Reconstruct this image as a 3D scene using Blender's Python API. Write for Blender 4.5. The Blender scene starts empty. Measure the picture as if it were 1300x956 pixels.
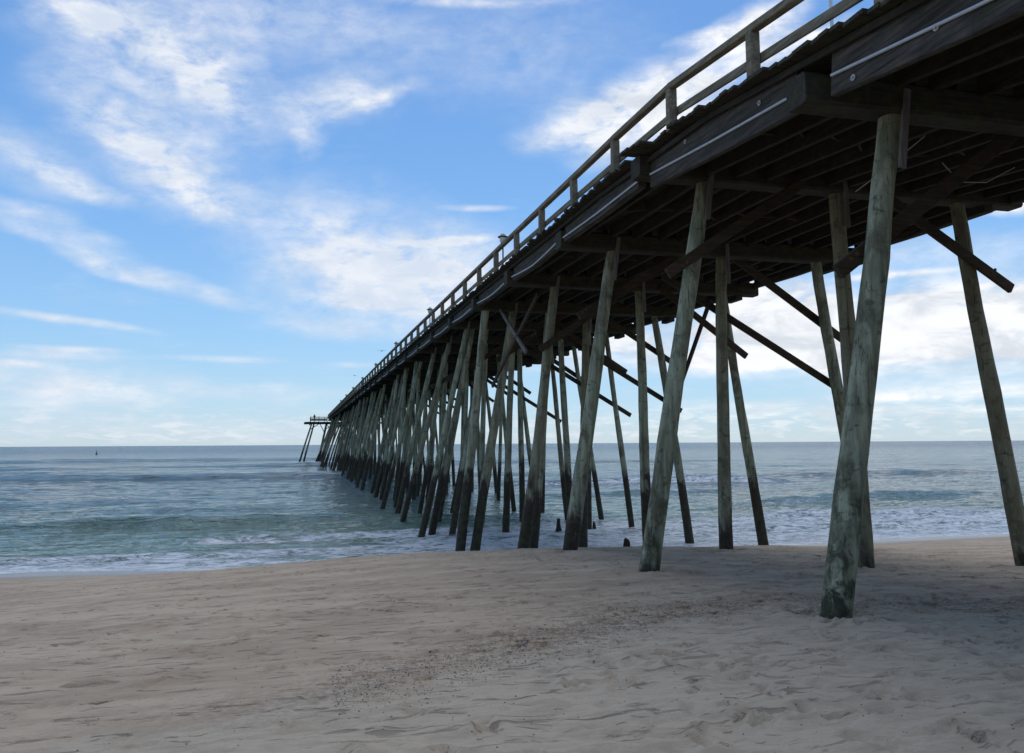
import bpy, math, random
import numpy as np
from mathutils import Vector, Matrix
from math import radians, sin, cos, pi
random.seed(7); rng = np.random.default_rng(7)
sc = bpy.context.scene
COL = sc.collection
EYE = 3.75                      # camera height over the sea

# ------------------------------------------------------------------ helpers
def tag(o, label=None, cat=None, group=None, kind=None):
    if label: o['label'] = label
    if cat: o['category'] = cat
    if group: o['group'] = group
    if kind: o['kind'] = kind
    return o
def link(name, me, parent=None):
    o = bpy.data.objects.new(name, me); COL.objects.link(o)
    if parent is not None: o.parent = parent
    return o
def empty(name, loc=(0,0,0)):
    o = bpy.data.objects.new(name, None); COL.objects.link(o); o.location = loc
    o.empty_display_size = .2
    return o

class MB:
    def __init__(s): s.v = []; s.f = []; s.sm = []
    def add(s, vs, fs, smooth=False):
        b = len(s.v); s.v += [tuple(p) for p in vs]
        s.f += [tuple(i+b for i in f) for f in fs]; s.sm += [smooth]*len(fs)
    def board(s, p0, p1, w, h, up=(0,0,1), ch=.012, taper=1.0):
        """timber from p0 to p1, width w sideways, height h along up, chamfered long edges"""
        p0 = Vector(p0); p1 = Vector(p1); d = (p1-p0).normalized(); up = Vector(up)
        sd = d.cross(up).normalized(); u = sd.cross(d).normalized()
        ch = min(ch, w*.3, h*.3)
        def ring(p, k=1.0):
            W = w/2*k; H = h/2*k
            pts = [(W-ch,-H),(W,-H+ch),(W,H-ch),(W-ch,H),(-W+ch,H),(-W,H-ch),(-W,-H+ch),(-W+ch,-H)]
            return [p + sd*a + u*b for a, b in pts]
        vs = ring(p0) + ring(p1, taper)
        fs = [(i, (i+1) % 8, 8+(i+1) % 8, 8+i) for i in range(8)]
        fs += [tuple(range(7,-1,-1)), tuple(range(8,16))]
        s.add(vs, fs)
    def box(s, x0, x1, y0, y1, z0, z1):
        vs = [(x,y,z) for x in (x0,x1) for y in (y0,y1) for z in (z0,z1)]
        s.add(vs, [(0,1,3,2),(4,6,7,5),(0,4,5,1),(2,3,7,6),(0,2,6,4),(1,5,7,3)])
    def tube(s, pts, rad, n=10, smooth=True, caps=True):
        pts = [Vector(p) for p in pts]
        if not hasattr(rad, '__len__'): rad = [rad]*len(pts)
        vs = []; ref = None
        for i, p in enumerate(pts):
            d = (pts[min(i+1,len(pts)-1)] - pts[max(i-1,0)]).normalized()
            if ref is None: ref = Vector((1,0,0)) if abs(d.x) < .8 else Vector((0,1,0))
            a = (ref - d*ref.dot(d)).normalized(); b = d.cross(a); ref = a
            for k in range(n):
                th = 2*pi*k/n; r = rad[i]
                vs.append(p + a*(r*cos(th)) + b*(r*sin(th)))
        fs = []
        for i in range(len(pts)-1):
            for k in range(n):
                fs.append((i*n+k, i*n+(k+1) % n, (i+1)*n+(k+1) % n, (i+1)*n+k))
        s.add(vs, fs, smooth)
        if caps:
            m = len(pts)-1
            s.add(vs[:n], [tuple(range(n-1,-1,-1))]); s.add(vs[m*n:], [tuple(range(n))])
    def build(s, name, mat, parent=None):
        me = bpy.data.meshes.new(name); me.from_pydata(s.v, [], s.f)
        me.polygons.foreach_set('use_smooth', s.sm); me.update()
        me.materials.append(mat)
        return link(name, me, parent)

# ------------------------------------------------------------------ node helper
class NT:
    def __init__(s, tree): s.t = tree; s.n = tree.nodes; s.l = tree.links
    def new(s, typ, **kw):
        n = s.n.new(typ)
        for k, v in kw.items(): setattr(n, k, v)
        return n
    def link(s, a, b): s.l.new(a, b)
    def put(s, sock, v):
        if hasattr(v, 'is_output') or isinstance(v, bpy.types.NodeSocket): s.l.new(v, sock)
        else: sock.default_value = v
    def math(s, op, a, b=0.0, c=0.0, clamp=False):
        n = s.new('ShaderNodeMath', operation=op); n.use_clamp = clamp
        s.put(n.inputs[0], a); s.put(n.inputs[1], b); s.put(n.inputs[2], c)
        return n.outputs[0]
    def vmath(s, op, a, b=(0,0,0)):
        n = s.new('ShaderNodeVectorMath', operation=op)
        s.put(n.inputs[0], a); s.put(n.inputs[1], b)
        return n.outputs['Value'] if op in ('LENGTH','DOT_PRODUCT') else n.outputs[0]
    def noise(s, vec, scale, detail=4, rough=.5, dist=0.0):
        n = s.new('ShaderNodeTexNoise'); s.put(n.inputs['Vector'], vec)
        n.inputs['Scale'].default_value = scale; n.inputs['Detail'].default_value = detail
        n.inputs['Roughness'].default_value = rough; n.inputs['Distortion'].default_value = dist
        return n.outputs['Fac']
    def ramp(s, fac, a, b, lo=0.0, hi=1.0, smooth=True):
        n = s.new('ShaderNodeMapRange'); n.interpolation_type = 'SMOOTHSTEP' if smooth else 'LINEAR'
        s.put(n.inputs['Value'], fac); n.inputs['From Min'].default_value = a; n.inputs['From Max'].default_value = b
        n.inputs['To Min'].default_value = lo; n.inputs['To Max'].default_value = hi
        return n.outputs[0]
    def mix(s, fac, a, b, mode='MIX'):
        n = s.new('ShaderNodeMix', data_type='RGBA', blend_type=mode)
        s.put(n.inputs[0], fac); s.put(n.inputs[6], a); s.put(n.inputs[7], b)
        return n.outputs[2]
    def mapping(s, vec, scale=(1,1,1), loc=(0,0,0), rot=(0,0,0), typ='POINT'):
        n = s.new('ShaderNodeMapping', vector_type=typ); s.put(n.inputs['Vector'], vec)
        n.inputs['Scale'].default_value = scale; n.inputs['Location'].default_value = loc
        n.inputs['Rotation'].default_value = rot
        return n.outputs[0]
    def bump(s, h, strength=.5, dist=.01, normal=None):
        n = s.new('ShaderNodeBump'); s.put(n.inputs['Height'], h)
        n.inputs['Strength'].default_value = strength; n.inputs['Distance'].default_value = dist
        if normal is not None: s.link(normal, n.inputs['Normal'])
        return n.outputs[0]
def C(r, g, b): return (r, g, b, 1.0)
def newmat(name):
    m = bpy.data.materials.new(name); m.use_nodes = True
    nt = NT(m.node_tree); bs = m.node_tree.nodes['Principled BSDF']
    return m, nt, bs

# ------------------------------------------------------------------ materials
def mat_pile():
    m, t, b = newmat('treated_pile')
    pos = t.new('ShaderNodeNewGeometry').outputs['Position']
    z = t.new('ShaderNodeSeparateXYZ'); t.link(pos, z.inputs[0]); Z = z.outputs['Z']
    st = t.noise(t.mapping(pos, (9,9,.7)), 1.0, 6, .6)            # long streaks
    bl = t.noise(t.mapping(pos, (2.2,2.2,1.3)), 1.0, 5, .65, .6)  # blotches
    kn = t.noise(t.mapping(pos, (4,4,5)), 1.0, 4, .6, 1.0)
    c = t.mix(t.ramp(st, .3, .7), C(.15,.158,.098), C(.37,.385,.265))
    c = t.mix(t.math('MULTIPLY', t.ramp(bl, .46, .64), .75), c, C(.095,.085,.048))
    rnd = t.new('ShaderNodeObjectInfo').outputs['Random']
    c = t.mix(t.ramp(rnd, .45, 1.0, 0, .6), c, C(.17,.14,.085))
    ck = t.noise(t.mapping(pos, (34,34,.55)), 1.0, 3, .6, .2)
    c = t.mix(t.math('MULTIPLY', t.ramp(ck, .63, .67), .7), c, C(.03,.028,.02))
    c = t.mix(t.math('MULTIPLY', t.ramp(kn, .57, .69), .6), c, C(.03,.032,.022))
    # worn horizontal scuffs
    hs = t.noise(t.mapping(pos, (1.4,1.4,9)), 1.0, 5, .7, .4)
    c = t.mix(t.math('MULTIPLY', t.ramp(hs, .60, .70), .45), c, C(.035,.035,.025))
    fine = t.noise(t.mapping(pos, (40,40,3.0)), 1.0, 4, .6)
    c = t.mix(t.math('MULTIPLY', t.ramp(fine, .5, .75), .35), c, C(.05,.05,.035))
    # tide band of weed and barnacle
    zz = t.math('ADD', Z, t.math('MULTIPLY', t.math('SUBTRACT', bl, .5), -2.4))
    zz = t.math('ADD', zz, t.math('MULTIPLY', t.math('SUBTRACT', st, .5), 1.1))
    zz = t.math('ADD', zz, t.math('MULTIPLY', t.math('SUBTRACT', rnd, .5), .5))
    zz = t.math('ADD', zz, t.ramp(z.outputs['Y'], 11, 25, .95, 0))
    tide = t.ramp(zz, 2.15, 2.85, 1, 0)
    bar = t.noise(pos, 26, 5, .7)
    dk = t.mix(t.ramp(bar, .35, .7), C(.012,.008,.006), C(.066,.040,.026))
    sx = z.outputs['Y']                                            # landward piles are only weedy near the sand
    yland = t.ramp(sx, 8.0, 15.0, .6, 1.0)
    c = t.mix(t.math('MULTIPLY', tide, yland), c, dk)
    grn = t.math('MULTIPLY', t.ramp(t.noise(pos, 5, 4, .6), .42, .58), t.ramp(zz, 1.2, 2.6, .6, 0))
    # piles high on the beach: mottled moss and grime rising from the sand
    land = t.math('MULTIPLY', t.ramp(sx, 16, 11, 0, 1), t.ramp(t.math('ADD', Z, t.math('MULTIPLY', t.math('SUBTRACT', bl, .5), -4.0)), 3.6, 2.0, 0, 1))
    grm = t.noise(t.mapping(pos, (5,5,4)), 1.0, 6, .7, .5)
    c = t.mix(t.math('MULTIPLY', land, t.ramp(grm, .42, .56)), c, C(.032,.034,.014))
    c = t.mix(grn, c, C(.045,.06,.02))
    t.link(c, b.inputs['Base Color']); b.inputs['Roughness'].default_value = .85
    h = t.math('ADD', t.math('MULTIPLY', st, 1.0), t.math('MULTIPLY', fine, .5))
    h = t.math('ADD', h, t.math('MULTIPLY', t.math('MULTIPLY', bar, tide), 1.2))
    h = t.math('SUBTRACT', t.math('SUBTRACT', h, t.ramp(kn, .6, .66)), t.math('MULTIPLY', t.ramp(ck, .62, .67), 1.4))
    t.link(t.bump(h, .6, .015), b.inputs['Normal'])
    return m
def mat_wood(name, dark, light, moss=None, mossamt=.3, along='y', rust=None):
    m, t, b = newmat(name)
    pos = t.new('ShaderNodeNewGeometry').outputs['Position']
    sc_ = {'y': (14,.8,14), 'x': (.8,14,14), 'z': (14,14,.8)}[along]
    gr = t.noise(t.mapping(pos, sc_), 1.6, 6, .65, .3)
    bl = t.noise(pos, 1.7, 5, .6)
    rnd = t.new('ShaderNodeObjectInfo').outputs['Random']
    c = t.mix(t.ramp(gr, .3, .72), dark, light)
    c = t.mix(t.math('MULTIPLY', t.ramp(bl, .4, .65), .5), c, dark)
    c = t.mix(t.math('MULTIPLY', rnd, .3), c, C(*(v*.6 for v in light[:3])))
    if rust: c = t.mix(t.math('MULTIPLY', t.ramp(t.noise(pos, 2.6, 5, .6, .5), .52, .66), .6), c, rust)
    if moss: c = t.mix(t.math('MULTIPLY', t.ramp(t.noise(pos, 6, 6, .7), .5, .62), mossamt), c, moss)
    sp = t.noise(pos, 60, 3, .6)
    c = t.mix(t.math('MULTIPLY', t.ramp(sp, .62, .7), .35), c, C(.02,.018,.014))
    t.link(c, b.inputs['Base Color']); b.inputs['Roughness'].default_value = .88
    b.inputs['Specular IOR Level'].default_value = .3
    t.link(t.bump(t.math('ADD', gr, t.math('MULTIPLY', sp, .25)), .5, .012), b.inputs['Normal'])
    return m
def mat_plain(name, col, rough=.5, metal=0.0, var=.25):
    m, t, b = newmat(name)
    pos = t.new('ShaderNodeNewGeometry').outputs['Position']
    n = t.noise(pos, 9, 5, .6)
    c = t.mix(t.math('MULTIPLY', t.ramp(n, .4, .7), var), C(*col), C(*(v*.45 for v in col)))
    t.link(c, b.inputs['Base Color']); b.inputs['Roughness'].default_value = rough
    b.inputs['Metallic'].default_value = metal
    return m
M_PILE = mat_pile()
M_DECK = mat_wood('deck_planks', C(.022,.019,.013), C(.080,.068,.046), C(.05,.065,.02), .6, 'x')
M_BEAM = mat_wood('creosoted_beam', C(.014,.011,.008), C(.055,.043,.032), C(.045,.055,.02), .35, 'y')
M_FASC = mat_wood('fascia_timber', C(.016,.014,.013), C(.115,.098,.082), C(.04,.05,.018), .4, 'y')
M_CAP = mat_wood('cap_timber', C(.022,.019,.014), C(.070,.059,.043), C(.055,.065,.018), .6, 'x')
M_BRACE = mat_wood('brace_timber', C(.024,.017,.011), C(.085,.060,.037), C(.05,.05,.018), .4, 'x', C(.085,.04,.022))
M_GREY = mat_wood('weathered_grey_timber', C(.09,.08,.072), C(.24,.22,.205), None, 0, 'z')
M_RAIL = mat_wood('railing_timber', C(.12,.098,.065), C(.34,.29,.21), C(.09,.09,.035), .3, 'y')
M_RUST = mat_plain('rusty_iron', (.16,.07,.035), .8, .2, .6)
M_PIPE = mat_plain('grey_conduit', (.50,.52,.56), .45, 0, .3)
M_WASH = mat_plain('galvanised_washer', (.42,.42,.38), .6, .3, .5)
M_CAPM = mat_plain('lamp_cap_metal', (.03,.032,.035), .5, .2)
M_GLOBE = mat_plain('lamp_globe', (.55,.57,.52), .35)
M_WHITE = mat_plain('white_painted_steel', (.70,.72,.74), .4)
M_WIRE = mat_plain('grey_wire', (.30,.29,.27), .6)

def mat_sand():
    m, t, b = newmat('beach_sand')
    pos = t.new('ShaderNodeNewGeometry').outputs['Position']
    at = t.new('ShaderNodeAttribute', attribute_name='sand'); s = t.new('ShaderNodeSeparateColor'); t.link(at.outputs['Color'], s.inputs[0])
    dry, wet, wrk = s.outputs[0], s.outputs[1], s.outputs[2]
    n1 = t.noise(t.mapping(pos, (.5,1.6,1)), 1.0, 6, .6, .3)
    n2 = t.noise(t.mapping(pos, (3,7,3)), 1.0, 6, .65, .3)
    n3 = t.noise(pos, 45, 5, .7)
    c = t.mix(t.ramp(n1, .35, .65), C(.385,.295,.205), C(.50,.40,.285))
    cd = t.mix(t.ramp(n2, .35, .68), C(.405,.335,.245), C(.535,.455,.345))
    c = t.mix(dry, c, cd)
    c = t.mix(t.math('MULTIPLY', t.ramp(n2, .52, .7), .3), c, C(.21,.155,.115))
    c = t.mix(t.math('MULTIPLY', t.ramp(n3, .55, .72), .30), c, C(.15,.115,.09))
    n4 = t.noise(t.mapping(pos, (2.6,7.5,3), loc=(3,1,0)), 1.0, 5, .6, .8)
    zone = t.ramp(t.noise(t.mapping(pos, (.22,.35,1)), 1.0, 4, .6), .40, .60, .25, 1.0)
    c = t.mix(t.math('MULTIPLY', t.math('MULTIPLY', t.ramp(n4, .585, .66), zone), .62), c, C(.15,.108,.078))
    c = t.mix(t.math('MULTIPLY', t.math('MULTIPLY', wrk, .62), t.ramp(t.noise(pos, 14, 6, .75), .40, .62)), c, C(.11,.08,.06))
    c = t.mix(t.math('MULTIPLY', wet, .8), c, C(.16,.128,.10))
    t.link(c, b.inputs['Base Color'])
    t.put(b.inputs['Roughness'], t.math('SUBTRACT', .92, t.math('MULTIPLY', wet, .66)))
    b.inputs['Specular IOR Level'].default_value = .35
    k = t.math('SUBTRACT', 1.0, t.math('MULTIPLY', wet, .92))
    h = t.math('ADD', t.math('SUBTRACT', t.math('MULTIPLY', n2, .03), t.math('MULTIPLY', t.ramp(n4, .57, .66), .022)), t.math('MULTIPLY', n3, .010))
    h = t.math('ADD', h, t.math('MULTIPLY', t.noise(pos, 180, 3, .7), .003))
    t.link(t.bump(t.math('MULTIPLY', h, k), .9, 1.0), b.inputs['Normal'])
    return m
def mat_water():
    m, t, b = newmat('sea_water')
    pos = t.new('ShaderNodeNewGeometry').outputs['Position']
    at = t.new('ShaderNodeAttribute', attribute_name='foam'); s = t.new('ShaderNodeSeparateColor'); t.link(at.outputs['Color'], s.inputs[0])
    foam, shal = s.outputs[0], s.outputs[1]
    xy = t.new('ShaderNodeSeparateXYZ'); t.link(pos, xy.inputs[0]); Y = xy.outputs['Y']
    # lacy foam
    lace = t.noise(t.mapping(pos, (.9,1.5,1)), 1.3, 7, .68, 1.3)
    lac2 = t.noise(t.mapping(pos, (2.2,4.0,1)), 1.6, 6, .65, .8)
    f = t.math('ADD', t.math('MULTIPLY', lace, .62), t.math('MULTIPLY', lac2, .38))
    thr = t.math('SUBTRACT', .72, t.math('MULTIPLY', foam, .31))
    fm = t.math('MULTIPLY', t.ramp(t.math('SUBTRACT', f, thr), -.03, .13), .93)
    fm = t.math('MULTIPLY', fm, t.ramp(foam, 0.02, .25))
    fm = t.math('MAXIMUM', fm, t.math('MULTIPLY', s.outputs[2], t.ramp(lac2, .36, .5, .45, .95)))
    deep = t.mix(shal, C(.018,.072,.10), C(.115,.195,.145))
    col = t.mix(fm, deep, C(.74,.77,.80))
    t.link(col, b.inputs['Base Color']); b.inputs['IOR'].default_value = 1.333
    far = t.ramp(Y, 40, 600, 0, 1)
    t.put(b.inputs['Roughness'], t.math('ADD', t.math('ADD', .07, t.math('MULTIPLY', far, .13)), t.math('MULTIPLY', fm, .6)))
    # ripples at several sizes, so every distance keeps some
    w1 = t.noise(t.mapping(pos, (1.6,3.6,1)), 1.0, 5, .6, .4)
    w2 = t.noise(t.mapping(pos, (.30,.80,1)), 1.0, 5, .6, .5)
    w3 = t.noise(t.mapping(pos, (.045,.13,1)), 1.0, 5, .6, .5)
    w4 = t.noise(t.mapping(pos, (.008,.028,1)), 1.0, 4, .6, .4)
    h = t.math('ADD', t.math('MULTIPLY', w1, .24), t.math('MULTIPLY', w2, 1.0))
    h = t.math('ADD', h, t.math('MULTIPLY', t.math('MULTIPLY', w3, 4.5), t.ramp(Y, 40, 160)))
    h = t.math('ADD', h, t.math('MULTIPLY', t.math('MULTIPLY', w4, 22.0), t.ramp(Y, 200, 900)))
    h = t.math('ADD', h, t.math('MULTIPLY', fm, .05))
    t.link(t.bump(h, 1.0, 1.0), b.inputs['Normal'])
    return m
M_SAND = mat_sand(); M_WATER = mat_water()

# ------------------------------------------------------------------ value noise in numpy
def vnoise(x, y, seed=0):
    xi = np.floor(x).astype(np.int64); yi = np.floor(y).astype(np.int64); fx = x-xi; fy = y-yi
    fx = fx*fx*(3-2*fx); fy = fy*fy*(3-2*fy)
    def h(a, b):
        n = (a*374761393 + b*668265263 + seed*2147483647) & 0x7fffffff
        n = ((n ^ (n >> 13))*1274126177) & 0x7fffffff
        return ((n ^ (n >> 16)) & 0xffff)/65535.0
    return (h(xi,yi)*(1-fx)+h(xi+1,yi)*fx)*(1-fy) + (h(xi,yi+1)*(1-fx)+h(xi+1,yi+1)*fx)*fy
def fbm(x, y, o=4, seed=0, r=.5):
    v = 0; a = 1; tot = 0
    for i in range(o):
        v = v + a*vnoise(x*2**i+17.3*i, y*2**i-9.1*i, seed+i); tot += a; a *= r
    return v/tot - .5
def sstep(a, b, x):
    t_ = np.clip((x-a)/(b-a), 0, 1); return t_*t_*(3-2*t_)
def grid_mesh(name, X, Y, Z, mat, attr=None, attname=None):
    n, m = X.shape
    co = np.stack([X, Y, Z], -1).reshape(-1, 3).astype(np.float32)
    idx = np.arange(n*m).reshape(n, m)
    q = np.stack([idx[:-1,:-1], idx[:-1,1:], idx[1:,1:], idx[1:,:-1]], -1).reshape(-1, 4)
    me = bpy.data.meshes.new(name)
    me.vertices.add(n*m); me.vertices.foreach_set('co', co.ravel())
    me.loops.add(q.size); me.loops.foreach_set('vertex_index', q.ravel().astype(np.int32))
    me.polygons.add(len(q)); me.polygons.foreach_set('loop_start', np.arange(0, q.size, 4, dtype=np.int32))
    me.polygons.foreach_set('use_smooth', np.ones(len(q), bool))
    me.update(calc_edges=True)
    if attr is not None:
        a = me.color_attributes.new(attname, 'FLOAT_COLOR', 'POINT')
        a.data.foreach_set('color', np.concatenate([attr.reshape(-1, 3), np.ones((n*m, 1))], 1).astype(np.float32).ravel())
    me.materials.append(mat)
    return me

# ------------------------------------------------------------------ the beach
def beach_base(x, y):
    z = np.interp(y, [-400,-60,-25,-8,0,5,8.8,13.9,18.9,22,24,26.3,30,40,60,9000],
                     [6.0,5.5,4.2,2.7,2.15,1.90,1.74,1.52,1.26,.93,.56,0.02,-.45,-1.3,-2.5,-60])
    zl = np.interp(y, [-400,-60,-25,-8,0,5,8.8,13.9,18.9,22,25,28.4,32,40,60,9000],
                      [6.0,5.5,4.2,2.7,2.15,1.88,1.62,1.22,.82,.56,.27,0.0,-.35,-1.2,-2.5,-60])
    wl = np.maximum(sstep(3.5, -7.5, x), sstep(13, 20, x))
    z = z*(1-wl) + zl*wl
    tilt = -np.clip(x-6.5, 0, 9)*.035*sstep(5, 12, y)*sstep(27, 20, y)*(1-wl)
    return z + tilt + .10*fbm(x*.16, y*0+3, 3, 33)*sstep(20, 24, y)
FEET = []
r2 = random.Random(3)
def wrack_y(x): return np.interp(x, [-14,-5,-.5,1.0,2.0,2.9,3.8,5,6,7.3,8,12,18,30], [2.2,4.6,6.4,7.05,7.8,8.4,9.2,9.5,9.3,8.9,8.6,8.2,8,8])
for i in range(3200):
    if i % 4 == 0: x, y = r2.uniform(2, 24), r2.uniform(4, 10)          # churned dry sand at lower right
    elif i % 4 == 1: x, y = r2.uniform(3, 22), r2.uniform(9, 21)
    else: x, y = r2.uniform(-14, 14), r2.uniform(3.5, 22)
    if x < -3 and r2.random() < .45: continue
    FEET.append((x, y, r2.uniform(0, pi), r2.uniform(.06,.14), r2.uniform(.035,.07), r2.uniform(.02,.055)))
for k in range(5):                                                       # walking tracks along the shore
    yy = r2.uniform(8, 19); x = -12.0; ph = 0
    while x < 20:
        x += .62+r2.uniform(-.05,.05); ph ^= 1; yy += r2.uniform(-.05,.05)
        if r2.random() < .5: FEET.append((x, yy+(.1 if ph else -.1), r2.uniform(-.25,.25), .145, .06, r2.uniform(.03,.05)))
def micro(x, y):
    dry = sstep(-.35, .35, wrack_y(x) - y + fbm(x*1.3, y*1.3, 3, 5)*1.2)
    h = fbm(x*.35, y*.35, 3, 1)*.07 + fbm(x*1.7, y*2.8, 4, 2, .55)*.045*(.4+.7*dry)
    h += fbm(x*5, y*8, 3, 8, .6)*.022*(.5+1.0*dry)
    h *= sstep(27, 21, y)*.92+.08
    return h, dry
def sand_block(name, xs, ys, feet=True):
    X, Y = np.meshgrid(xs, ys)
    h, dry = micro(X, Y)
    Z = beach_base(X, Y) + h
    if feet:
        ax = xs; ay = ys
        for (fx, fy, an, L, W, D) in FEET:
            i0, i1 = np.searchsorted(ax, [fx-.4, fx+.4]); j0, j1 = np.searchsorted(ay, [fy-.4, fy+.4])
            if i1-i0 < 2 or j1-j0 < 2: continue
            xx = X[j0:j1, i0:i1]-fx; yy = Y[j0:j1, i0:i1]-fy
            u = (xx*cos(an)+yy*sin(an))/L; v = (-xx*sin(an)+yy*cos(an))/W
            q = u*u+v*v
            Z[j0:j1, i0:i1] += -D*np.exp(-q*q*.9) + D*.42*np.exp(-(np.sqrt(q)-1.45)**2*7)
    for k_, gl in enumerate([[(6.13,0),(10.3,0),(14.2,0)], [(6.02,0),(10.42,0),(14.05,0)], [(6.24,0),(10.26,0),(14.35,0)], [(6.43,0),(10.36,0),(14.33,0)]]):
        for gx, _ in gl:
            gx = gx-.0; gy = 8.8+5.06*k_; rr = np.hypot(X-gx, (Y-gy))*(1+.5*fbm(X*2.1, Y*2.1, 2, 70))
            Z += -.085*np.exp(-(rr/.34)**2) + .040*np.exp(-((rr-.62)/.20)**2)
    wet = sstep(.34, .13, beach_base(X, Y) + fbm(X*.22, Y*.3, 3, 9)*.16)
    wk = np.exp(-((Y-wrack_y(X)-.35-fbm(X*.8, Y*.8, 3, 4)*1.4)/.62)**2)*sstep(-3, 2, X)
    wk += .40*sstep(0, 3, X)*np.exp(-((Y-10.8-fbm(X*.5, Y*.5, 3, 14)*2)/1.6)**2)
    wk = np.clip(wk, 0, 1)
    return X, Y, Z, np.stack([dry, wet, wk], -1)
def seg(a, b, d): return list(np.arange(a, b, d))
xs = np.array([-3000,-1200,-500,-200,-100,-70,-50,-38,-30,-24] + seg(-20,-11,.16) + seg(-11,17,.05) + seg(17,32,.13) + [33,36,42,50,70,100,200,500,1200,3000])
ys = np.array([-400,-200,-100,-60,-40,-25,-15,-10,-6,-3,0,1.5,2.5] + seg(3.2,12.5,.045) + seg(12.5,28.5,.08) + [29,30,32,36,42,50,60,90])
X, Y, Z, A_ = sand_block('beach', xs, ys)
beach = link('beach', grid_mesh('beach', X, Y, Z, M_SAND, A_, 'sand'))
tag(beach, kind='structure')
def ground_z(x, y):
    return float(beach_base(np.array(x, float), np.array(y, float)) + micro(np.array(x, float), np.array(y, float))[0])

# shells and flotsam along the wrack line
mb1 = MB(); mb2 = MB()
for i in range(15000):
    if i % 3 < 2:
        x = r2.uniform(.3, 12) if i % 2 else r2.uniform(.3, 7); y = float(wrack_y(x)) + r2.gauss(.25, .45)
    else:
        x = r2.uniform(-8, 20); y = r2.uniform(3.5, 13)
        if y > float(wrack_y(x)) and r2.random() < .55: continue
    z = ground_z(x, y); s_ = min(abs(r2.gauss(0, .0042))+.0022, .010)
    if r2.random() < .004: s_ *= 1.8
    a = r2.uniform(0, 2*pi); e = r2.uniform(.5, 1)
    ring = [(x+s_*cos(a+q), y+s_*e*sin(a+q), z-.002) for q in (0, 1.3, 2.5, 3.8, 5.1)]
    top = [(x+.5*s_*cos(a+q), y+.5*s_*e*sin(a+q), z+s_*.55) for q in (0, 1.3, 2.5, 3.8, 5.1)]
    fs = [(k, (k+1) % 5, 5+(k+1) % 5, 5+k) for k in range(5)] + [(5,6,7,8,9)]
    (mb2 if r2.random() < .10 else mb1).add(ring+top, fs)
o = mb1.build('dark_shell_litter', mat_plain('dark_shell', (.15,.12,.09), .7)); tag(o, 'line of dark broken shell and weed scraps lying across the sand', 'flotsam', kind='stuff')
o = mb2.build('pale_shell_litter', mat_plain('pale_shell', (.58,.55,.50), .5)); tag(o, 'scattered pale shell chips on the sand', 'shells', kind='stuff')

# ------------------------------------------------------------------ the sea
rows = [24.5]
while rows[-1] < 14000:
    y = rows[-1]; rows.append(y + max(.07, min(y*y*.000085, y*.06)))
rows = np.array(rows)
cols = np.linspace(-1, 1, 760)
Yg = np.repeat(rows[:, None], len(cols), 1)
half = 22 + rows*1.15
ctr = 6 + rows*.27
Xg = ctr[:, None] + cols[None, :]*half[:, None]
RIDGES = [  # y0, x0, half length, height, front width, slant, foam
    (42.5, -5, 9, .42, 1.5, -.05, .10), (44.5, -22, 9, .28, 1.8, 0, .05), (40.0, 7, 6, .30, 1.3, .03, .15), (35.0, 2.2, 6.5, .24, .75, .02, .75), (33.4, 12, 7, .18, .6, .05, .8),
    (104, -14, 30, .50, 3.0, -.10, .02), (99, 18, 14, .30, 2.6, -.08, .02), (128, -50, 30, .40, 4, 0, .0), (74, 32, 15, .50, 2.2, -.14, 1.0),
    (84, 66, 16, .38, 3, .0, .15), (49, 41, 8, .42, 1.6, .05, .25), (46, 29, 6, .32, 1.6, .0, .3), (37, 27, 9, .25, 1.0, .03, .7), (58, 22, 12, .25, 2.0, .02, .3),
    (32.0, 24, 9, .18, .6, -.02, .9), (60, -20, 16, .20, 2.4, .03, 0), (160, 30, 60, .5, 5, 0, 0), (150, -60, 30, .5, 5, 0, 0), (220, -40, 80, .6, 7, .0, 0), (53, -2, 12, .16, 1.6, .03, 0),
    (30.6, -6, 10, .12, .5, .02, .7)]
H = np.zeros_like(Xg); F = np.zeros_like(Xg)
for (y0, x0, hl, hh, w, sl, fo) in RIDGES:
    wob = fbm(Xg/(w*5), Yg*0+y0, 3, int(y0))*w*2.2
    u = (Yg - y0 - sl*(Xg-x0) - wob)/w
    prof = np.where(u < 0, np.exp(-(u*1.5)**2), np.exp(-(u*.62)**2))
    env = np.exp(-((Xg-x0)/hl)**4)*(1+1.1*fbm(Xg/(w*3), Yg*0+y0*3, 3, int(y0)+5))
    H += hh*prof*env
    F += 1.35*fo*env*np.exp(-((u+.75)/.75)**2)
near = sstep(600, 60, Yg)
H += fbm(Xg*.13, Yg*.30, 4, 31, .55)*.30*near*sstep(27, 45, Yg)
H += fbm(Xg*.55, Yg*1.1, 4, 37, .6)*.17*sstep(160, 40, Yg)*sstep(26, 36, Yg)
H += fbm(Xg*1.8, Yg*3.4, 3, 47, .6)*.05*sstep(70, 30, Yg)*sstep(25.5, 31, Yg)
edge = 25.9 + fbm(Xg*.12, Xg*0, 3, 77)*2.2
right = sstep(-2, 16, Xg)
DEP = np.maximum(H + .015 - beach_base(Xg, Yg), 0)
F += .80*sstep(1.35, .1, DEP)*(.62+.5*right)*(1+1.5*fbm(Xg*.22, Yg*.9, 4, 55))
F += (.30+.42*right)*sstep(34+14*1, 27, Yg)*(.8+.9*fbm(Xg*.15, Yg*.4, 3, 21))
F += right*.40*sstep(70, 40, Yg)*(.7+1.2*fbm(Xg*.08, Yg*.3, 3, 25))
F += 1.0*sstep(.34, .02, DEP)*(.8+.8*fbm(Xg*.5, Yg*.5, 3, 88))
F += .12*sstep(.18, .32, fbm(Xg*.05, Yg*.12, 3, 91))*sstep(400, 60, Yg)
F += .30*sstep(44, 30, Yg)*sstep(0, 6, Xg)*(.8+1.6*fbm(Xg*.3, Yg*.6, 3, 63))
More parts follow.
